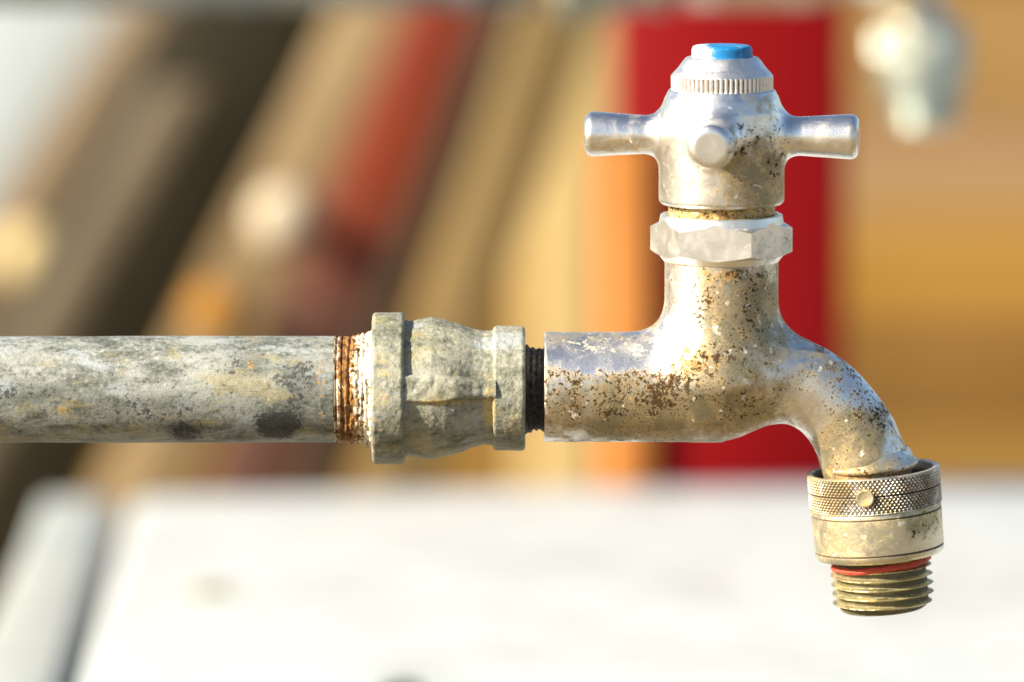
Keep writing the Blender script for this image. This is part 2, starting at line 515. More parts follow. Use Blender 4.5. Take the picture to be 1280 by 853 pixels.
def surface_nets(f, lo, hi, h):
    lo = np.asarray(lo, float); hi = np.asarray(hi, float)
    n = np.ceil((hi - lo) / h).astype(int) + 1
    gx, gy, gz = [lo[i] + h * np.arange(n[i]) for i in range(3)]
    val = np.empty(n, dtype=np.float32)
    for i0 in range(0, n[0], 24):
        X, Y, Z = np.meshgrid(gx[i0:i0 + 24], gy, gz, indexing='ij')
        val[i0:i0 + 24] = f(np.stack([X.ravel(), Y.ravel(), Z.ravel()], -1)).reshape(X.shape)
    ins = val < 0
    nc = n - 1
    c = [ins[dx:dx + nc[0], dy:dy + nc[1], dz:dz + nc[2]] for dx in (0, 1) for dy in (0, 1) for dz in (0, 1)]
    ssum = sum(a.astype(np.int8) for a in c)
    act = (ssum > 0) & (ssum < 8)
    idx = np.argwhere(act)
    vid = np.full(nc, -1, dtype=np.int64); vid[act] = np.arange(len(idx))
    acc = np.zeros((len(idx), 3)); cnt = np.zeros(len(idx))
    offs = [(dx, dy, dz) for dx in (0, 1) for dy in (0, 1) for dz in (0, 1)]
    for a in range(8):
        for b in range(a + 1, 8):
            A, B = np.array(offs[a]), np.array(offs[b])
            if np.abs(A - B).sum() != 1: continue
            va = val[tuple((idx + A).T)]; vb = val[tuple((idx + B).T)]
            m = (va < 0) != (vb < 0)
            t = np.where(m, va / np.where(va - vb == 0, 1, va - vb), 0)
            acc += np.where(m[:, None], A + t[:, None] * (B - A), 0); cnt += m
    P = lo + h * (idx + acc / cnt[:, None])
    F = []
    for ax in range(3):
        o1, o2 = [(1, 2), (2, 0), (0, 1)][ax]
        sl0 = [slice(1, nc[0]), slice(1, nc[1]), slice(1, nc[2])]; sl1 = list(sl0)
        sl0[ax] = slice(0, n[ax] - 1); sl1[ax] = slice(1, n[ax])
        e0, e1 = ins[tuple(sl0)], ins[tuple(sl1)]
        cr = np.argwhere(e0 != e1)
        base = cr + 1; base[:, ax] -= 1
        sgn = e0[tuple(cr.T)]
        def at(d1, d2):
            q = base.copy(); q[:, o1] -= d1; q[:, o2] -= d2
            return vid[tuple(q.T)]
        quad = np.stack([at(1, 1), at(0, 1), at(0, 0), at(1, 0)], -1)
        quad[~sgn] = quad[~sgn][:, ::-1]
        F.append(quad)
    F = np.concatenate(F)
    for _ in range(3):                                  # settle the points on the surface
        e = 0.4
        f0 = f(P)
        g = np.stack([f(P + np.eye(3)[i] * e) - f(P - np.eye(3)[i] * e) for i in range(3)], -1) / (2 * e)
        P = P - np.clip(f0, -h, h)[:, None] * g / np.maximum((g * g).sum(1), 0.25)[:, None]
    return P, F

# ================================================================== setting
def box_verts(x0, x1, y0, y1, z0, z1):
    return [(x0, y0, z0), (x1, y0, z0), (x1, y1, z0), (x0, y1, z0), (x0, y0, z1), (x1, y0, z1), (x1, y1, z1), (x0, y1, z1)]
BOXF = [(0, 3, 2, 1), (4, 5, 6, 7), (0, 1, 5, 4), (1, 2, 6, 5), (2, 3, 7, 6), (3, 0, 4, 7)]
def bevel_mesh(o, width, seg=2):
    import bmesh
    bm = bmesh.new(); bm.from_mesh(o.data)
    bmesh.ops.bevel(bm, geom=list(bm.edges), offset=width, segments=seg, affect='EDGES', profile=0.5)
    bm.to_mesh(o.data); bm.free()
    o.data.polygons.foreach_set('use_smooth', [True] * len(o.data.polygons))
    o.data.set_sharp_from_angle(angle=R(40))

gm = G('sandy_ground')
gc = gm.coords(k=1)
ga = gm.noise(gc, 0.5, 8, 0.62)
gb = gm.noise(gc, 6, 5, 0.55, 0, 2)
gcol = gm.mix((0.10, 0.07, 0.035), (0.20, 0.145, 0.08), gm.step(ga, 0.35, 0.65))
gcol = gm.mix(gcol, (0.12, 0.115, 0.06), gm.mul(gm.step(gb, 0.52, 0.68), 0.7))
gm.set(color=gcol, rough=0.95, normal=gm.bump(ga, 0.01, 0.5))
ground = mesh_obj('ground', [(-1500, -1500, 0), (1500, -1500, 0), (1500, 1500, 0), (-1500, 1500, 0)], [(0, 1, 2, 3)], gm.m, smooth=False)
ground['kind'] = 'structure'

# ---- pale stone washing bench behind and under the tap
SLAB_Z = at_y(640, 606, CAM.y + 1.70).z
m_slab = stone('white_limestone', (0.40, 0.43, 0.455))
m_slab2 = stone('grey_limestone', (0.37, 0.40, 0.40))
def plan_slab(parent, name, corners, z, thick, mat, bev=0.006):
    vs = [(p[0], p[1], z - thick) for p in corners] + [(p[0], p[1], z) for p in corners]
    n = len(corners)
    fs = [tuple(range(n - 1, -1, -1)), tuple(range(n, 2 * n))] + [(i, (i + 1) % n, n + (i + 1) % n, n + i) for i in range(n)]
    o = mesh_obj(name, vs, fs, mat, parent, smooth=False)
    bevel_mesh(o, bev, 3)
    return o
fl = at_z(162, 618, SLAB_Z); fr = at_z(1280, 596, SLAB_Z)
nl = at_z(92, 853, SLAB_Z)
dirl = (nl - fl).normalized(); dirf = (fr - fl).normalized()
NEAR = 0.09
tl = (NEAR - fl.y) / dirl.y
c_fl = fl; c_nl = fl + dirl * tl
c_fr = fl + dirf * 0.75; c_nr = Vector((c_fr.x, NEAR, 0))
bench = thing('stone_bench', 'white stone washing bench behind and below the taps', 'bench', (0, 0, 0))
plan_slab(bench, 'bench_top', [(c_nl.x, c_nl.y), (c_nr.x, c_nr.y), (c_fr.x, c_fr.y), (c_fl.x, c_fl.y)], SLAB_Z, 0.07, m_slab)
e_fl = at_z(52, 604, SLAB_Z); e_nl = at_z(-55, 853, SLAB_Z)
f_fl = at_z(146, 604, SLAB_Z); f_nl = at_z(66, 853, SLAB_Z)
def ext(a, b):
    d = b - a; return a + d * ((NEAR - a.y) / d.y)
q0, q1 = ext(e_fl, e_nl), ext(f_fl, f_nl)
kerb = thing('edge_stone', 'grey stone edging along the left side of the white bench', 'edging', (0, 0, 0))
plan_slab(kerb, 'edge_block', [(q0.x, q0.y), (q1.x, q1.y), (f_fl.x, f_fl.y), (e_fl.x, e_fl.y)], SLAB_Z - 0.004, 0.09, m_slab2, 0.003)
for i, (x0, x1) in enumerate([(c_nl.x + 0.02, c_nl.x + 0.16), (c_fr.x - 0.2, c_fr.x - 0.06)]):
    o = mesh_obj('pier', box_verts(x0, x1, NEAR + 0.03, c_fl.y - 0.03, 0.0, SLAB_Z - 0.07), BOXF, m_slab2, bench, smooth=False)
o = mesh_obj('edge_support', box_verts(q0.x + 0.01, f_nl.x - 0.005, NEAR + 0.03, e_fl.y - 0.03, 0.0, SLAB_Z - 0.094), BOXF, m_slab2, kerb, smooth=False)

# moss tufts on the bench: many short blades each
def leaf_mat(name, a, b):
    g = G(name)
    n = g.noise(g.coords(k=1), 0.004, 3)
    g.set(color=g.mix(a, b, g.step(n, 0.4, 0.6)), rough=0.7)
    return g.m
M['moss'] = leaf_mat('moss', (0.03, 0.06, 0.03), (0.07, 0.12, 0.05))
M['moss2'] = leaf_mat('pale_moss', (0.20, 0.24, 0.08), (0.32, 0.34, 0.14))
def tuft(px, py, rad, hgt, n, mat, label):
    c = at_z(px, py, SLAB_Z)
    V = []; F = []
    for _ in range(n):
        a = random.random() * 2 * math.pi; r = rad * math.sqrt(random.random())
        x, y = r * math.cos(a), r * math.sin(a) * 1.0
        hh = hgt * (0.4 + 0.6 * random.random()) * (1 - 0.5 * r / rad)
        b = random.random() * 2 * math.pi; wv = 0.0009
        lx, ly = random.uniform(-.4, .4) * hh, random.uniform(-.4, .4) * hh
        k = len(V)
        V += [(x - wv * math.cos(b), y - wv * math.sin(b), -0.0005), (x + wv * math.cos(b), y + wv * math.sin(b), -0.0005),
              (x + lx * .5 + wv * .8 * math.cos(b), y + ly * .5 + wv * .8 * math.sin(b), hh * .6), (x + lx, y + ly, hh)]
        F += [(k, k + 1, k + 2), (k, k + 2, k + 3)]
    o = mesh_obj('moss_tuft', V, F, mat, None, smooth=False)
    o.location = c
    tag(o, label, 'moss')
tuft(505, 872, 0.0060, 0.007, 120, M['moss'], 'dark green moss tuft on the white bench at the bottom edge')
tuft(266, 742, 0.0055, 0.003, 90, M['moss2'], 'pale yellowish moss spot on the left of the white bench')

# ---- board wall far behind: horizontal ochre planks
WALL_Y = CAM.y + 4.6
wall = thing('board_wall', 'far wall of horizontal ochre and brown boards behind everything', 'wall', (0, WALL_Y, 0))
bands = [(-160, -60, (0.30, 0.20, 0.075)), (-60, 45, (0.42, 0.29, 0.10)), (45, 118, (0.47, 0.33, 0.12)), (118, 165, (0.36, 0.23, 0.065)), (165, 245, (0.47, 0.35, 0.19)),
         (245, 300, (0.46, 0.32, 0.11)), (300, 372, (0.52, 0.33, 0.055)), (372, 440, (0.34, 0.205, 0.045)), (440, 500, (0.25, 0.15, 0.035)), (500, 556, (0.33, 0.195, 0.045)),
         (556, 640, (0.42, 0.29, 0.07)), (640, 720, (0.3, 0.2, 0.06)), (720, 800, (0.3, 0.2, 0.06)), (800, 900, (0.3, 0.2, 0.06))]
wx0, wx1 = -1.5, 1.3
for i, (a, b, c) in enumerate(bands):
    z1 = at_y(640, a, WALL_Y).z; z0 = at_y(640, b, WALL_Y).z + 0.003
    dy = random.uniform(-0.006, 0.006)
    mt = wood('ochre_board_%d' % i, (c[0] * 0.72, c[1] * 0.64, c[2] * 0.66), 0.75, 0.65, grain_axis=0)
    o = mesh_obj('plank', box_verts(wx0, wx1, dy, 0.03 + dy, z0, z1), BOXF, mt, wall, smooth=False)
    bevel_mesh(o, 0.003, 1)
mp = wood('brown_post_wood', (0.2, 0.13, 0.06))
for x in (wx0 + 0.1, 0.0, wx1 - 0.1):
    mesh_obj('post', box_verts(x - 0.04, x + 0.04, 0.04, 0.12, 0, at_y(640, -160, WALL_Y).z + .05), BOXF, mp, wall, smooth=False)

# ---- leaning boards
def leaning(name, label, cat, col, dist, left, width, slope, top_row=-150, thick=0.02, group='boards leaning behind the bench', wear=None, dark=0.7, gloss=0.6, lean=0.05, lower=None):
    """a straight board dist metres from the camera; its slope and width were measured in the photograph; it runs down to the ground"""
    y = CAM.y + dist
    A0, A1, B0 = at_y(left, 0, y), at_y(left + width, 0, y), at_y(left + slope * 400, 400, y)
    d = B0 - A0
    wd = A1.x - A0.x
    def run(z): return A0 + d * ((z - A0.z) / d.z)
    ztop = at_y(left, top_row, y).z
    L0, U0 = run(0.0), run(ztop)
    base = L0 + Vector((wd / 2, 0, 0))
    V = []
    for yy in (0.0, thick):
        for p, l in ((L0, 0), (L0 + Vector((wd, 0, 0)), 0), (U0 + Vector((wd, 0, 0)), lean), (U0, lean)):
            V.append((p.x - base.x, yy + l - lean * 0.7, p.z))
    F = [(0, 1, 2, 3), (7, 6, 5, 4), (0, 4, 5, 1), (1, 5, 6, 2), (2, 6, 7, 3), (3, 7, 4, 0)]
    mt = wood(name + '_wood', col, dark, gloss, wear=wear, lower=lower and (lower[0], at_y(left, lower[1], y).z))
    o = mesh_obj(name, V, F, mt, None, smooth=False)
    o.location = (base.x, y, 0)
    bevel_mesh(o, 0.003, 2)
    tag(o, label, cat, group)
    return o
leaning('painted_sheet', 'pale blue painted sheet leaning in the top left corner', 'sheet', (0.46, 0.53, 0.56), 2.22, -420, 573, -0.63, wear=(0.5, .56, .58), dark=0.93, group=None)
leaning('leaning_board', 'narrow grey-tan board leaning beside the pale blue sheet', 'board', (0.18, 0.135, 0.085), 2.13, 153, 96, -0.62, wear=(0.30, .26, .20))
leaning('leaning_board', 'short greyish brown board leaning left of the wide dark board', 'board', (0.12, 0.10, 0.068), 1.975, 252, 70, -0.56, top_row=110, thick=0.012, wear=(0.16, .14, .10))
leaning('leaning_board', 'wide dark olive brown board leaning diagonally', 'board', (0.018, 0.0145, 0.007), 2.01, 205, 225, -0.52, thick=0.03, wear=(.026, .021, .011))
leaning('leaning_board', 'sandy tan board with added highlight balls leaning right of the wide dark board', 'board', (0.22, 0.16, 0.085), 1.95, 425, 118, -0.50)
leaning('leaning_board', 'board red orange in its upper part, dark brown below, leaning beside the sandy board', 'board', (0.16, 0.026, 0.009), 1.90, 512, 118, -0.42, wear=(.13, .018, .012), lower=((0.075, 0.035, 0.026), 335))
leaning('leaning_board', 'dark brown board leaning right of the red orange board', 'board', (0.036, 0.022, 0.012), 1.87, 608, 54, -0.38)
leaning('leaning_board', 'olive tan board leaning between the dark brown board and the tan post', 'board', (0.17, 0.12, 0.05), 1.845, 655, 100, -0.34)

def upright(name, label, cat, col, dist, x0, x1, top_row, thick, wear=None, group=None, x0b=None, x1b=None, dark=0.8):
    y = CAM.y + dist
    zt = at_y(640, top_row, y).z
    a, b = at_y(x0, 300, y).x, at_y(x1, 300, y).x
    a2 = at_y(x0b, 300, y).x if x0b is not None else a
    b2 = at_y(x1b, 300, y).x if x1b is not None else b
    cx = (a + b) / 2
    V = [(a2 - cx, 0, 0), (b2 - cx, 0, 0), (b2 - cx, thick, 0), (a2 - cx, thick, 0), (a - cx, 0, zt), (b - cx, 0, zt), (b - cx, thick, zt), (a - cx, thick, zt)]
    o = mesh_obj(name, V, BOXF, wood(name + '_paint', col, dark, 0.5, paint=True, wear=wear), None, smooth=False)
    o.location = (cx, y, 0)
    bevel_mesh(o, 0.004, 2)
    tag(o, label, cat, group)
    return o
upright('painted_post', 'bright red painted post behind the tap handle', 'post', (0.17, 0.0006, 0.002), 1.775, 768, 1058, -120, 0.025, wear=(.17, .0008, .003), dark=0.9)
upright('painted_board', 'narrow orange painted board along the left edge of the red post', 'board', (0.50, 0.20, 0.05), 1.7700, 742, 812, 170, 0.0045, wear=(.7, .38, .14))
upright('painted_post', 'yellowish tan post left of the orange board', 'post', (0.44, 0.33, 0.15), 2.6, 655, 775, -120, 0.05)

def add_highlight(px, py, dist, rad_px, col, label):  # added object, blurs into an out-of-focus bright spot
    """stem and rounded head, added to draw one blurred highlight"""
    y = CAM.y + dist
    p = at_y(px, py, y)
    k = S * dist / DIST
    r = rad_px * k
    pts = [(0.05, r * .45), (0.02 , r * .45), (0.012, r * .6), (0.008, r)]
    for a in range(0, 91, 10):
        pts.append((0.004 - r * .8 * math.sin(R(a)), max(r * math.cos(R(a)), 1e-5)))
    P, F = revolve(pts, 32)
    P = np.stack([P[:, 0], P[:, 2], P[:, 1]], -1)
    g = G('peg_paint')  # colour of the added highlight ball, not of a real peg
    n = g.noise(g.coords(k=1), 0.006, 4)
    g.set(color=g.mix(tuple(c * .85 for c in col), col, g.step(n, .4, .6)), rough=0.85, spec=0.1)
    o = mesh_obj('highlight_ball', P, F, g.m, None, sharp=50)
    o.location = p
    tag(o, label, 'peg')  # filed as a peg, but an added highlight ball
add_highlight(355, 276, 1.88, 42, (0.46, 0.41, 0.32), 'pale cream added highlight ball on the sandy tan board')
add_highlight(270, 392, 1.88, 36, (0.36, 0.18, 0.04), 'amber added highlight ball low on the sandy tan board')
add_highlight(34, 322, 2.06, 38, (0.62, 0.51, 0.27), 'pale yellow added highlight ball at the left edge, upper one of a pair')
add_highlight(56, 360, 2.04, 28, (0.55, 0.45, 0.20), 'yellow added highlight ball at the left edge, lower one of a pair')

# ================================================================== pipe and coupling
TH = np.linspace(0, 2 * math.pi, 256, endpoint=False)
def pipe_thing(label, group=None):
    t = thing('water_pipe', label, 'pipe', (0, 0, 0), group)
    # tube
    hs = np.unique(np.concatenate([np.linspace(u(-1500), u(-40), 60), np.linspace(u(-40), u(418), 330)]))
    P, F = polar(lambda T, H: np.full(T.shape, 66.6), hs, TH)
    P = to_x(P)
    n = fbm(P * [0.5, 1, 1], 3, 4, 40)
    rad = np.sqrt(P[:, 1] ** 2 + P[:, 2] ** 2)
    P[:, 1:] *= (1 + n * 0.9 / 66)[:, None]
    mesh_obj('tube', P, F, M['pipe'], t, sharp=50, scale=S)
    # rusty thread run-out up to the coupling
    hs = np.linspace(u(416), u(470), 120)
    base = prof([(u(416), 64.5), (u(419), 66.5), (u(421.5), 62.5), (u(423.5), 66.5), (u(427), 67), (u(429), 64.5), (u(433), 66.5), (u(438), 65), (u(445), 67.5), (u(452), 68.5), (u(460), 71), (u(470), 78)])
    P, F = polar(lambda T, H: base(H) + 0.7 * np.sin((H - u(424)) / 6.0 * 2 * math.pi + T) * np.clip((H - u(424)) / 8, 0, 1), hs, TH)
    P = to_x(P)
    n1 = fbm(P * [1, .8, .8], 8, 4, 9); n2 = fbm(P, 9, 3, 26)
    k = np.clip((P[:, 0] - u(426)) / 14, 0, 1)
    P[:, 1:] *= (1 + k * (n1 * 6.0 + n2 * 4.0) / 67)[:, None]
    mesh_obj('pipe_thread', P, F, M['rust'], t, sharp=60, scale=S)['label'] = 'rust crusted orange brown pipe thread'
    # cast coupling: barrel, two end collars, lengthwise ribs
    axis_v = 1.5
    def cast(name, h0, h1, fn, parent, nh, seed, amp, bump=0.0):
        hs = np.linspace(h0, h1, nh)
        P, F = polar(fn, hs, np.linspace(0, 2 * math.pi, 360, endpoint=False))
        P = to_x(P)
        n1 = fbm(P, seed, 4, 34); n2 = fbm(P, seed + 1, 3, 5)
        rr = np.sqrt(P[:, 1] ** 2 + P[:, 2] ** 2)
        P[:, 1:] *= (1 + (n1 * amp + n2 * amp * 0.30) / np.maximum(rr, 30))[:, None]
        P[:, 0] += n2 * amp * 0.3 + n1 * amp * .3
        P[:, 2] += axis_v
        return mesh_obj(name, P, F, M['coupling'], parent, sharp=75, scale=S)
    def sharp_step(H, a, r): return np.clip((H - a) / r, 0, 1)
    bprof = prof([(u(503), 90), (u(512), 88.5), (u(524), 89.5), (u(540), 91), (u(556), 89), (u(575), 84), (u(592), 77.5), (u(604), 75), (u(619), 75.5)])
    def barrel(T, H):
        r = bprof(H)
        lump = 2.5 * np.exp(-((H - u(537)) / 14) ** 2) * (np.exp(-((np.sin((T - R(75)) / 2)) / .25) ** 2) + np.exp(-((np.sin((T - R(262)) / 2)) / .22) ** 2))
        return r - 3.5 + lump
    bar = cast('coupling', u(502), u(620), barrel, t, 150, 21, 1.8)
    bar['label'] = 'grey cast coupling with two collars and a raised rib'
    def collar(h0, h1, r, rd):
        def fn(T, H):
            d = np.minimum(H - h0, h1 - H)
            e = np.clip(d / rd, 0, 1)
            return r - rd * (1 - np.sqrt(np.maximum(0, 1 - (1 - e) ** 2))) + 0.0 * T
        return fn
    def collar_hs(name, h0, h1, r, seed, amp):
        o = cast(name, h0, h1, collar(h0, h1, r, 5.0), bar, 60, seed, amp)
        return o
    collar_hs('collar', u(465.5), u(506), 95, 31, 2.0)
    collar_hs('collar', u(616), u(656.5), 77.5, 37, 2.0)
    # rib: raised bar along the barrel, front and back
    for ang, seed in ((R(173), 45), (R(353), 47)):
        nh, nw = 70, 22
        hs = np.linspace(u(500), u(620), nh); ws = np.linspace(-1, 1, nw)
        V = []
        for h in hs:
            for q in ws:
                lift = (1 - abs(q) ** 4)
                r = float(bprof(h)) - 9 + 13.5 * lift
                r = min(r, 90) if lift > .5 else r
                a = ang + q * 0.23
                V.append((r * math.cos(a), r * math.sin(a), h))
        P = to_x(np.array(V))
        n = fbm(P, seed, 4, 12)
        rr = np.sqrt(P[:, 1] ** 2 + P[:, 2] ** 2)
        P[:, 1:] *= (1 + n * 2.6 / rr)[:, None]
        P[:, 2] += axis_v
        F = [(i * nw + j, i * nw + j + 1, (i + 1) * nw + j + 1, (i + 1) * nw + j) for i in range(nh - 1) for j in range(nw - 1)]
        mesh_obj('rib', P, F, M['coupling'], bar, scale=S)
    return t

# ================================================================== tap
def tap_thing(label, group=None):
    t = thing('garden_tap', label, 'tap', (0, 0, 0), group)
    # black thread screwed into the coupling
    hs = np.linspace(u(640), u(690), 130)
    nb = prof([(u(640), 54), (u(657), 55), (u(661), 53), (u(667), 51), (u(690), 51)])
    P, F = polar(lambda T, H: nb(H) + 2.0 * (2 * np.abs(((H / 7.5 + T / (2 * math.pi)) % 1) - .5) - .5), hs, TH)
    P = to_x(P)
    n = fbm(P, 51, 3, 7)
    P[:, 1:] *= (1 + n * 3.2 / 52)[:, None]
    mesh_obj('inlet_thread', P, F, M['tar'], t, sharp=80, scale=S)['label'] = 'black tarred thread screwed into the coupling'
    # cast body: inlet, riser and bent spout run into each other
    key = np.array([(-20, 9, 59), (20, 11, 59), (56, 14, 57.5), (92, 10.5, 53), (125, -6, 50.5), (151, -32, 50), (171, -64, 52), (184, -104, 54.5)], float)
    chain = []
    for i in range(len(key) - 1):                       # smooth spline through the measured centres
        p0, p1, p2, p3 = key[max(i - 1, 0)], key[i], key[i + 1], key[min(i + 2, len(key) - 1)]
        for q in (0, 0.5):
            p = 0.5 * (2 * p1 + (p2 - p0) * q + (2 * p0 - 5 * p1 + 4 * p2 - p3) * q * q + (3 * p1 - p0 - 3 * p2 + p3) * q ** 3)
            chain.append(((p[0], 0, p[1]), p[2]))
    chain.append(((key[-1][0], 0, key[-1][1]), key[-1][2]))
    def body(P):
        inlet = sd_cyl(P, (u(680), 0, 3.2), (u(905), 0, 3.2), 69, 69, 3.0)
        inlet = smin(inlet, sd_round_cone(P, (-30, 0, 3.2), (-5, 0, 4), 68.8, 68.8), 3)
        riser = sd_cyl(P, (0.5, 0, v(470)), (0.5, 0, v(322)), 71, 71, 2.0)
        sp = None
        for (a, ra), (b, rb) in zip(chain[:-1], chain[1:]):
            d = sd_round_cone(P, a, b, ra, rb)
            sp = d if sp is None else smin(sp, d, 4)
        low = smin(inlet, sp, 18)
        return smin(low, riser, 46)
    P, F = surface_nets(body, (u(680) - 5, -92, -166), (246, 92, v(322) + 5), 1.8)
    keep_cut = P[:, 2] > -1e9
    body_o = mesh_obj('body', P, F, M['body'], t, sharp=42, scale=S)
    # spindle gland, crusted
    hs = np.linspace(v(292), v(248), 50)
    P, F = polar(lambda T, H: 66.0 + 0 * T, hs, TH)
    n = fbm(P, 61, 4, 10)
    P[:, :2] *= (1 + n * 4.0 / 66)[:, None]
    mesh_obj('gland', P, F, M['crust'], t, sharp=70, scale=S)['label'] = 'brown crusted gland between nut and handle'
    # hexagonal packing nut with chamfered corners
    RC, a0 = 89.0, R(-90 - 37.5)
    hexth = np.array([a0 + k * R(60) for k in range(6)])
    ap = RC * math.cos(R(30))
    hexv = [(RC * math.cos(q), RC * math.sin(q), z) for z in (v(326), v(266)) for q in hexth]
    hexf = [tuple(range(5, -1, -1)), tuple(range(6, 12))] + [(k, (k + 1) % 6, 6 + (k + 1) % 6, 6 + k) for k in range(6)]
    ho = mesh_obj('packing_nut', hexv, hexf, M['nut'], None, smooth=False, scale=S)
    pts = [(v(327), 60), (v(326), 70), (v(325), 72), (v(317), ap + 1), (v(311), RC + 2), (v(283.5), RC + 2), (v(277.5), ap + 1), (v(267.2), 76), (v(266.3), 74.8), (v(266.2), 71), (v(276), 66), (v(276), 20)]
    P, F = revolve(pts, 192)
    co = mesh_obj('packing_nut', P, F, M['nut'], None, smooth=False, scale=S)
    md = ho.modifiers.new('cut', 'BOOLEAN'); md.operation = 'INTERSECT'; md.solver = 'EXACT'; md.object = co
    bpy.context.view_layer.update()
    nm = bpy.data.meshes.new_from_object(ho.evaluated_get(bpy.context.evaluated_depsgraph_get()))
    bpy.data.objects.remove(co)
    ho.modifiers.clear()
    ho.data = nm
    nm.polygons.foreach_set('use_smooth', [True] * len(nm.polygons))
    nm.set_sharp_from_angle(angle=R(9))
    ho.parent = t
    # handle: bell-shaped hub flowing into four arms
    hubp = [(0, v(253)), (74, v(253)), (77.6, v(249)), (77.8, v(205)), (78.2, v(165)), (76, v(138)), (71, v(122)), (65.5, v(111)), (0, v(111))]
    rot = R(6.8)
    arms = []
    for k in range(4):
        a = -rot + k * R(90)
        arms.append(np.array([math.cos(a), math.sin(a), 0]))
    cz = v(168)
    def handle(P):
        r = np.sqrt(P[:, 0] ** 2 + P[:, 1] ** 2)
        hub = sd_poly(r, P[:, 2], hubp) - 0.6
        d = None
        for a in arms:
            A = np.array([0, 0, cz]); B = A + a * 171
            q = sd_cyl(P, A + a * 20, B, 19.5, 28.8, 11)
            d = q if d is None else np.minimum(d, q)
        return smin(hub, d, 22)
    P, F = surface_nets(handle, (-178, -178, v(253) - 5), (178, 178, v(111) + 5), 1.8)
    hd = mesh_obj('handle', P, F, M['handle'], t, sharp=42, scale=S)
    hd['label'] = 'four-armed cross handle, bright metal with brown stains'
    # knurled cap ring with concave shoulder
    nf = 62
    th = np.linspace(0, 2 * math.pi, nf * 8, endpoint=False)
    rp = [(v(114), 61), (v(112.5), 63), (v(111.5), 63.6), (v(94), 63.8), (v(92), 62.6), (v(89), 60), (v(84), 55.2), (v(79), 51.4), (v(74.5), 48.2), (v(71.5), 45.4), (v(70.3), 43.6), (v(70.2), 40)]
    hs = np.unique(np.concatenate([np.linspace(v(114), v(70.2), 90), [p[0] for p in rp]]))
    rf = prof(rp)
    def fl_(T, H):
        m = np.clip((H - v(111.8)) / 1.2, 0, 1) * np.clip((v(93) - H) / 1.5, 0, 1)
        return m * (1 - np.clip(1.55 * np.cos(T * nf / 2) ** 2, 0, 1))
    P, F = polar(lambda T, H: rf(H) - 2.9 * fl_(T, H), hs, th, False, True)
    TT, HH = np.meshgrid(th, hs)
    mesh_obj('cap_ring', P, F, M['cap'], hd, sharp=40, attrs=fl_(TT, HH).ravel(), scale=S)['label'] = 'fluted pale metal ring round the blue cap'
    # blue button
    pts = [(v(80), 38), (v(62), 37.8), (v(59), 37.2), (v(57), 35.8), (v(55.9), 33.2), (v(55.4), 29), (v(55.2), 15), (v(55.2), 0.5)]
    P, F = revolve(pts, 128)
    mesh_obj('cap_button', P, F, M['blue'], hd, sharp=60, scale=S)['label'] = 'blue plastic cap button, faded and chipped, its left side painted sunlit'
    # spout lip under the bend
    TILT = R(5.0)
    ctr = np.array([u(1092.5), 0, v(588)])
    def place(P):       # local z = downwards along the outlet
        x, y, z = P[:, 0], P[:, 1], P[:, 2]
        c, s = math.cos(TILT), math.sin(TILT)
        return np.stack([ctr[0] + x * c + z * s, ctr[1] + y, ctr[2] + x * s - z * c], -1)
    pts = [(-24, 50), (-19, 52.5), (-13, 55), (-9, 59), (-7, 60.2), (-3.5, 60.2), (-1.5, 58.5), (0, 54), (10, 50)]
    P, F = revolve(pts, 96)
    P[:, 0] -= 3
    sp = mesh_obj('spout_lip', place(P), [f[::-1] for f in F], M['body'], t, sharp=50, scale=S)
    # hose connector: sleeve, knurled ring, pin, seal, thread
    pts = [(30, 60), (44, 80.5), (46.5, 81.6), (51, 81.8), (52, 80.6), (53, 80.6), (54, 81.8), (97, 81.4), (98, 80), (99.4, 80), (100.4, 81.2), (105, 80.6), (108, 78), (109, 74), (109, 40)]
    hs = np.array([p[0] for p in pts])
    P, F = revolve(pts, 160)
    cav = np.repeat([1.0 if r == 80.6 and h in (52, 53) or r == 80 else 0.0 for h, r in pts], 160)
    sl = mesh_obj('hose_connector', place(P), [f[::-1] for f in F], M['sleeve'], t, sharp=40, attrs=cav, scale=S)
    nk = 92
    th = np.linspace(0, 2 * math.pi, nk * 8, endpoint=False)
    hs = np.concatenate([[0.0], np.linspace(0.8, 45.2, 92), [46.0]])
    def kn(T, H):
        m = np.clip((H - 1.5) / 1.2, 0, 1) * np.clip((44.8 - H) / 1.2, 0, 1)
        a = np.abs(((T * nk / (2 * math.pi) + H / 7.0) % 1) - .5) * 2
        b = np.abs(((T * nk / (2 * math.pi) - H / 7.0) % 1) - .5) * 2
        d = np.maximum(a, b)
        d = np.clip((d - 0.35) / 0.65, 0, 1) 
        groove = np.exp(-((H - 22.8) / 1.1) ** 2)
        return np.maximum(m * d, groove * 1.25)
    def kr(T, H):
        e = np.minimum(H, 46 - H)
        return 83.4 - 2.6 * kn(T, H) - 1.2 * np.clip(1 - e / 1.2, 0, 1)
    P, F = polar(kr, hs, th, False, False)
    TT, HH = np.meshgrid(th, hs)
    cav = np.clip(kn(TT, HH), 0, 1).ravel()
    # inner wall of the ring so that it has a lip and depth
    nt = len(th); k = len(P)
    def ringpts(r, z): return np.stack([r * np.cos(th), r * np.sin(th), np.full(nt, z)], -1)
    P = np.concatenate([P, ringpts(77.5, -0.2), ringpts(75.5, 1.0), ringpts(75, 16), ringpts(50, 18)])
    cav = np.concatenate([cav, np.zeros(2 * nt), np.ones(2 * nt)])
    order = [0, k, k + nt, k + 2 * nt, k + 3 * nt]
    for a, b in zip(order[:-1], order[1:]):
        F += [(a + (j + 1) % nt, a + j, b + j, b + (j + 1) % nt) for j in range(nt)]
    mesh_obj('knurled_ring', place(P), [f[::-1] for f in F], M['knurl'], sl, sharp=50, attrs=cav, scale=S)['label'] = 'knurled metal ring with a dark groove round the middle'
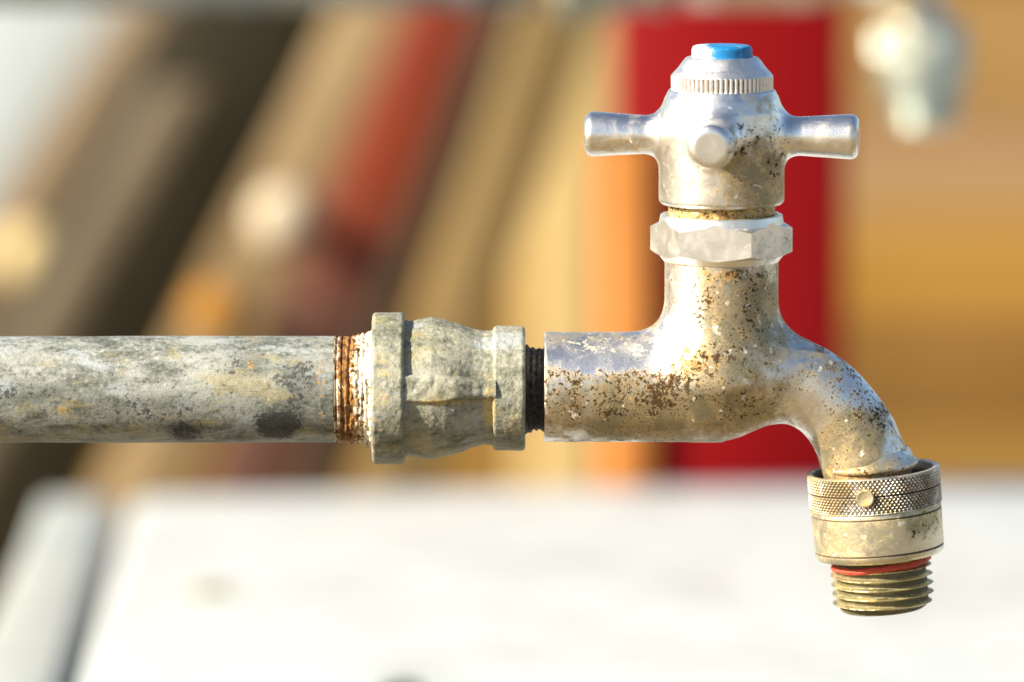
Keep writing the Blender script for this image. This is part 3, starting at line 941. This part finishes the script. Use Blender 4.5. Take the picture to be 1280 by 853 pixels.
    # locking pin in the ring
    pts = [(78, 11.2), (85.2, 11.2), (86.3, 10.4), (86.5, 9.0), (85.9, 7.6), (85.6, 5), (85.5, 0.3)]
    P, F = revolve(pts, 40)
    an = R(-90 - 11.5)
    d = np.array([math.cos(an), math.sin(an), 0]); e = np.array([-math.sin(an), math.cos(an), 0])
    Q = P[:, 2:3] * d + P[:, 0:1] * e + P[:, 1:2] * np.array([0, 0, 1.0]) + np.array([0, 0, 33.0 - 10])
    mesh_obj('locking_pin', place(Q), F, M['pin'], sl, sharp=40, scale=S)['label'] = 'small round brass pin set in the knurled ring'
    # red rubber seal, a little loose
    nu, nv2 = 160, 16
    V = []
    for i in range(nu):
        a = 2 * math.pi * i / nu
        rr = 59.5 + 0.8 * math.sin(3 * a + 1)
        zc = 118.5 - 2.6 * math.cos(a + 0.2) * 1.0 + 0.7 * math.sin(5 * a)
        for j in range(nv2):
            b = 2 * math.pi * j / nv2
            q = 4.2 + 0.4 * math.sin(9 * a + j)
            V.append(((rr + q * math.cos(b)) * math.cos(a), (rr + q * math.cos(b)) * math.sin(a), zc + 4.2 * math.sin(b)))
    P = np.array(V)
    P += (fbm(P, 71, 3, 6) * 1.0)[:, None] * P / np.linalg.norm(P, axis=1)[:, None]
    F = [(i * nv2 + j, ((i + 1) % nu) * nv2 + j, ((i + 1) % nu) * nv2 + (j + 1) % nv2, i * nv2 + (j + 1) % nv2) for i in range(nu) for j in range(nv2)]
    mesh_obj('seal', place(P), F, M['rubber'], sl, scale=S)['label'] = 'frayed red rubber seal above the outlet thread'
    # outlet thread: a real helix
    th = np.linspace(0, 2 * math.pi, 240, endpoint=False)
    hs = np.concatenate([np.linspace(108, 178, 190)])
    PT = 11.6
    def tri(T, H):
        q = ((H - 119) / PT - T / (2 * math.pi)) % 1
        x = np.abs(q - .5) * 2
        return np.clip((x - .06) / .6, 0, 1)
    def tr(T, H):
        env = np.interp(H, [108, 121, 124, 168, 175, 178], [0, 0, 1, 1, .3, 0])
        base = np.interp(H, [108, 120, 168, 174, 178], [52, 56.5, 56.5, 55, 50])
        return base + 7.4 * env * (1 - np.clip(tri(T, H) * 1.25, 0, 1) ** 0.8)
    P, F = polar(tr, hs, th)
    TT, HH = np.meshgrid(th, hs)
    n = fbm(P, 81, 3, 12)
    P[:, :2] *= (1 + n * 1.0 / 60)[:, None]
    mesh_obj('outlet_thread', place(P), [f[::-1] for f in F], M['thread'], sl, sharp=70, attrs=np.clip(tri(TT, HH) * 1.0, 0, 1).ravel(), scale=S)['label'] = 'worn yellow brass outlet thread'
    return t

def copy_tree(o, parent=None):
    c = o.copy(); COL.objects.link(c); c.parent = parent
    for ch in list(o.children):
        copy_tree(ch, c)
    return c

ORIGIN = Vector(((901 - 640) * S, 0, PIPE_Z))
pipe = pipe_thing('sharp grey galvanised pipe with rusty thread and cast coupling, at the left', 'water pipes')
pipe.location = ORIGIN
tap = tap_thing('worn chrome tap with blue capped cross handle, in sharp focus', 'taps on the pipes')
tap.location = ORIGIN
# second pipe and tap, behind and higher, only their undersides in view
Y2 = 0.46
k2 = S * (CAM - Vector((0, Y2, CAM.z))).length / DIST
p2 = at_y(1150, 9, Y2)
o2 = Vector((p2.x - (1095 - 901) * S, Y2, p2.z + 67 * S))
pipe2 = copy_tree(pipe); pipe2.location = o2
pipe2['label'] = 'blurred grey pipe along the top edge of the photograph'
tap2 = copy_tree(tap); tap2.location = o2
for q in tap2.children_recursive:        # the rear tap is cleaner
    if q.name.split('.')[0] in ('knurled_ring', 'hose_connector', 'outlet_thread', 'seal', 'spout_lip'):
        q.material_slots[0].link = 'OBJECT'
        q.material_slots[0].material = M['clean']
tap2['label'] = 'blurred second tap hanging into view in the top right corner'
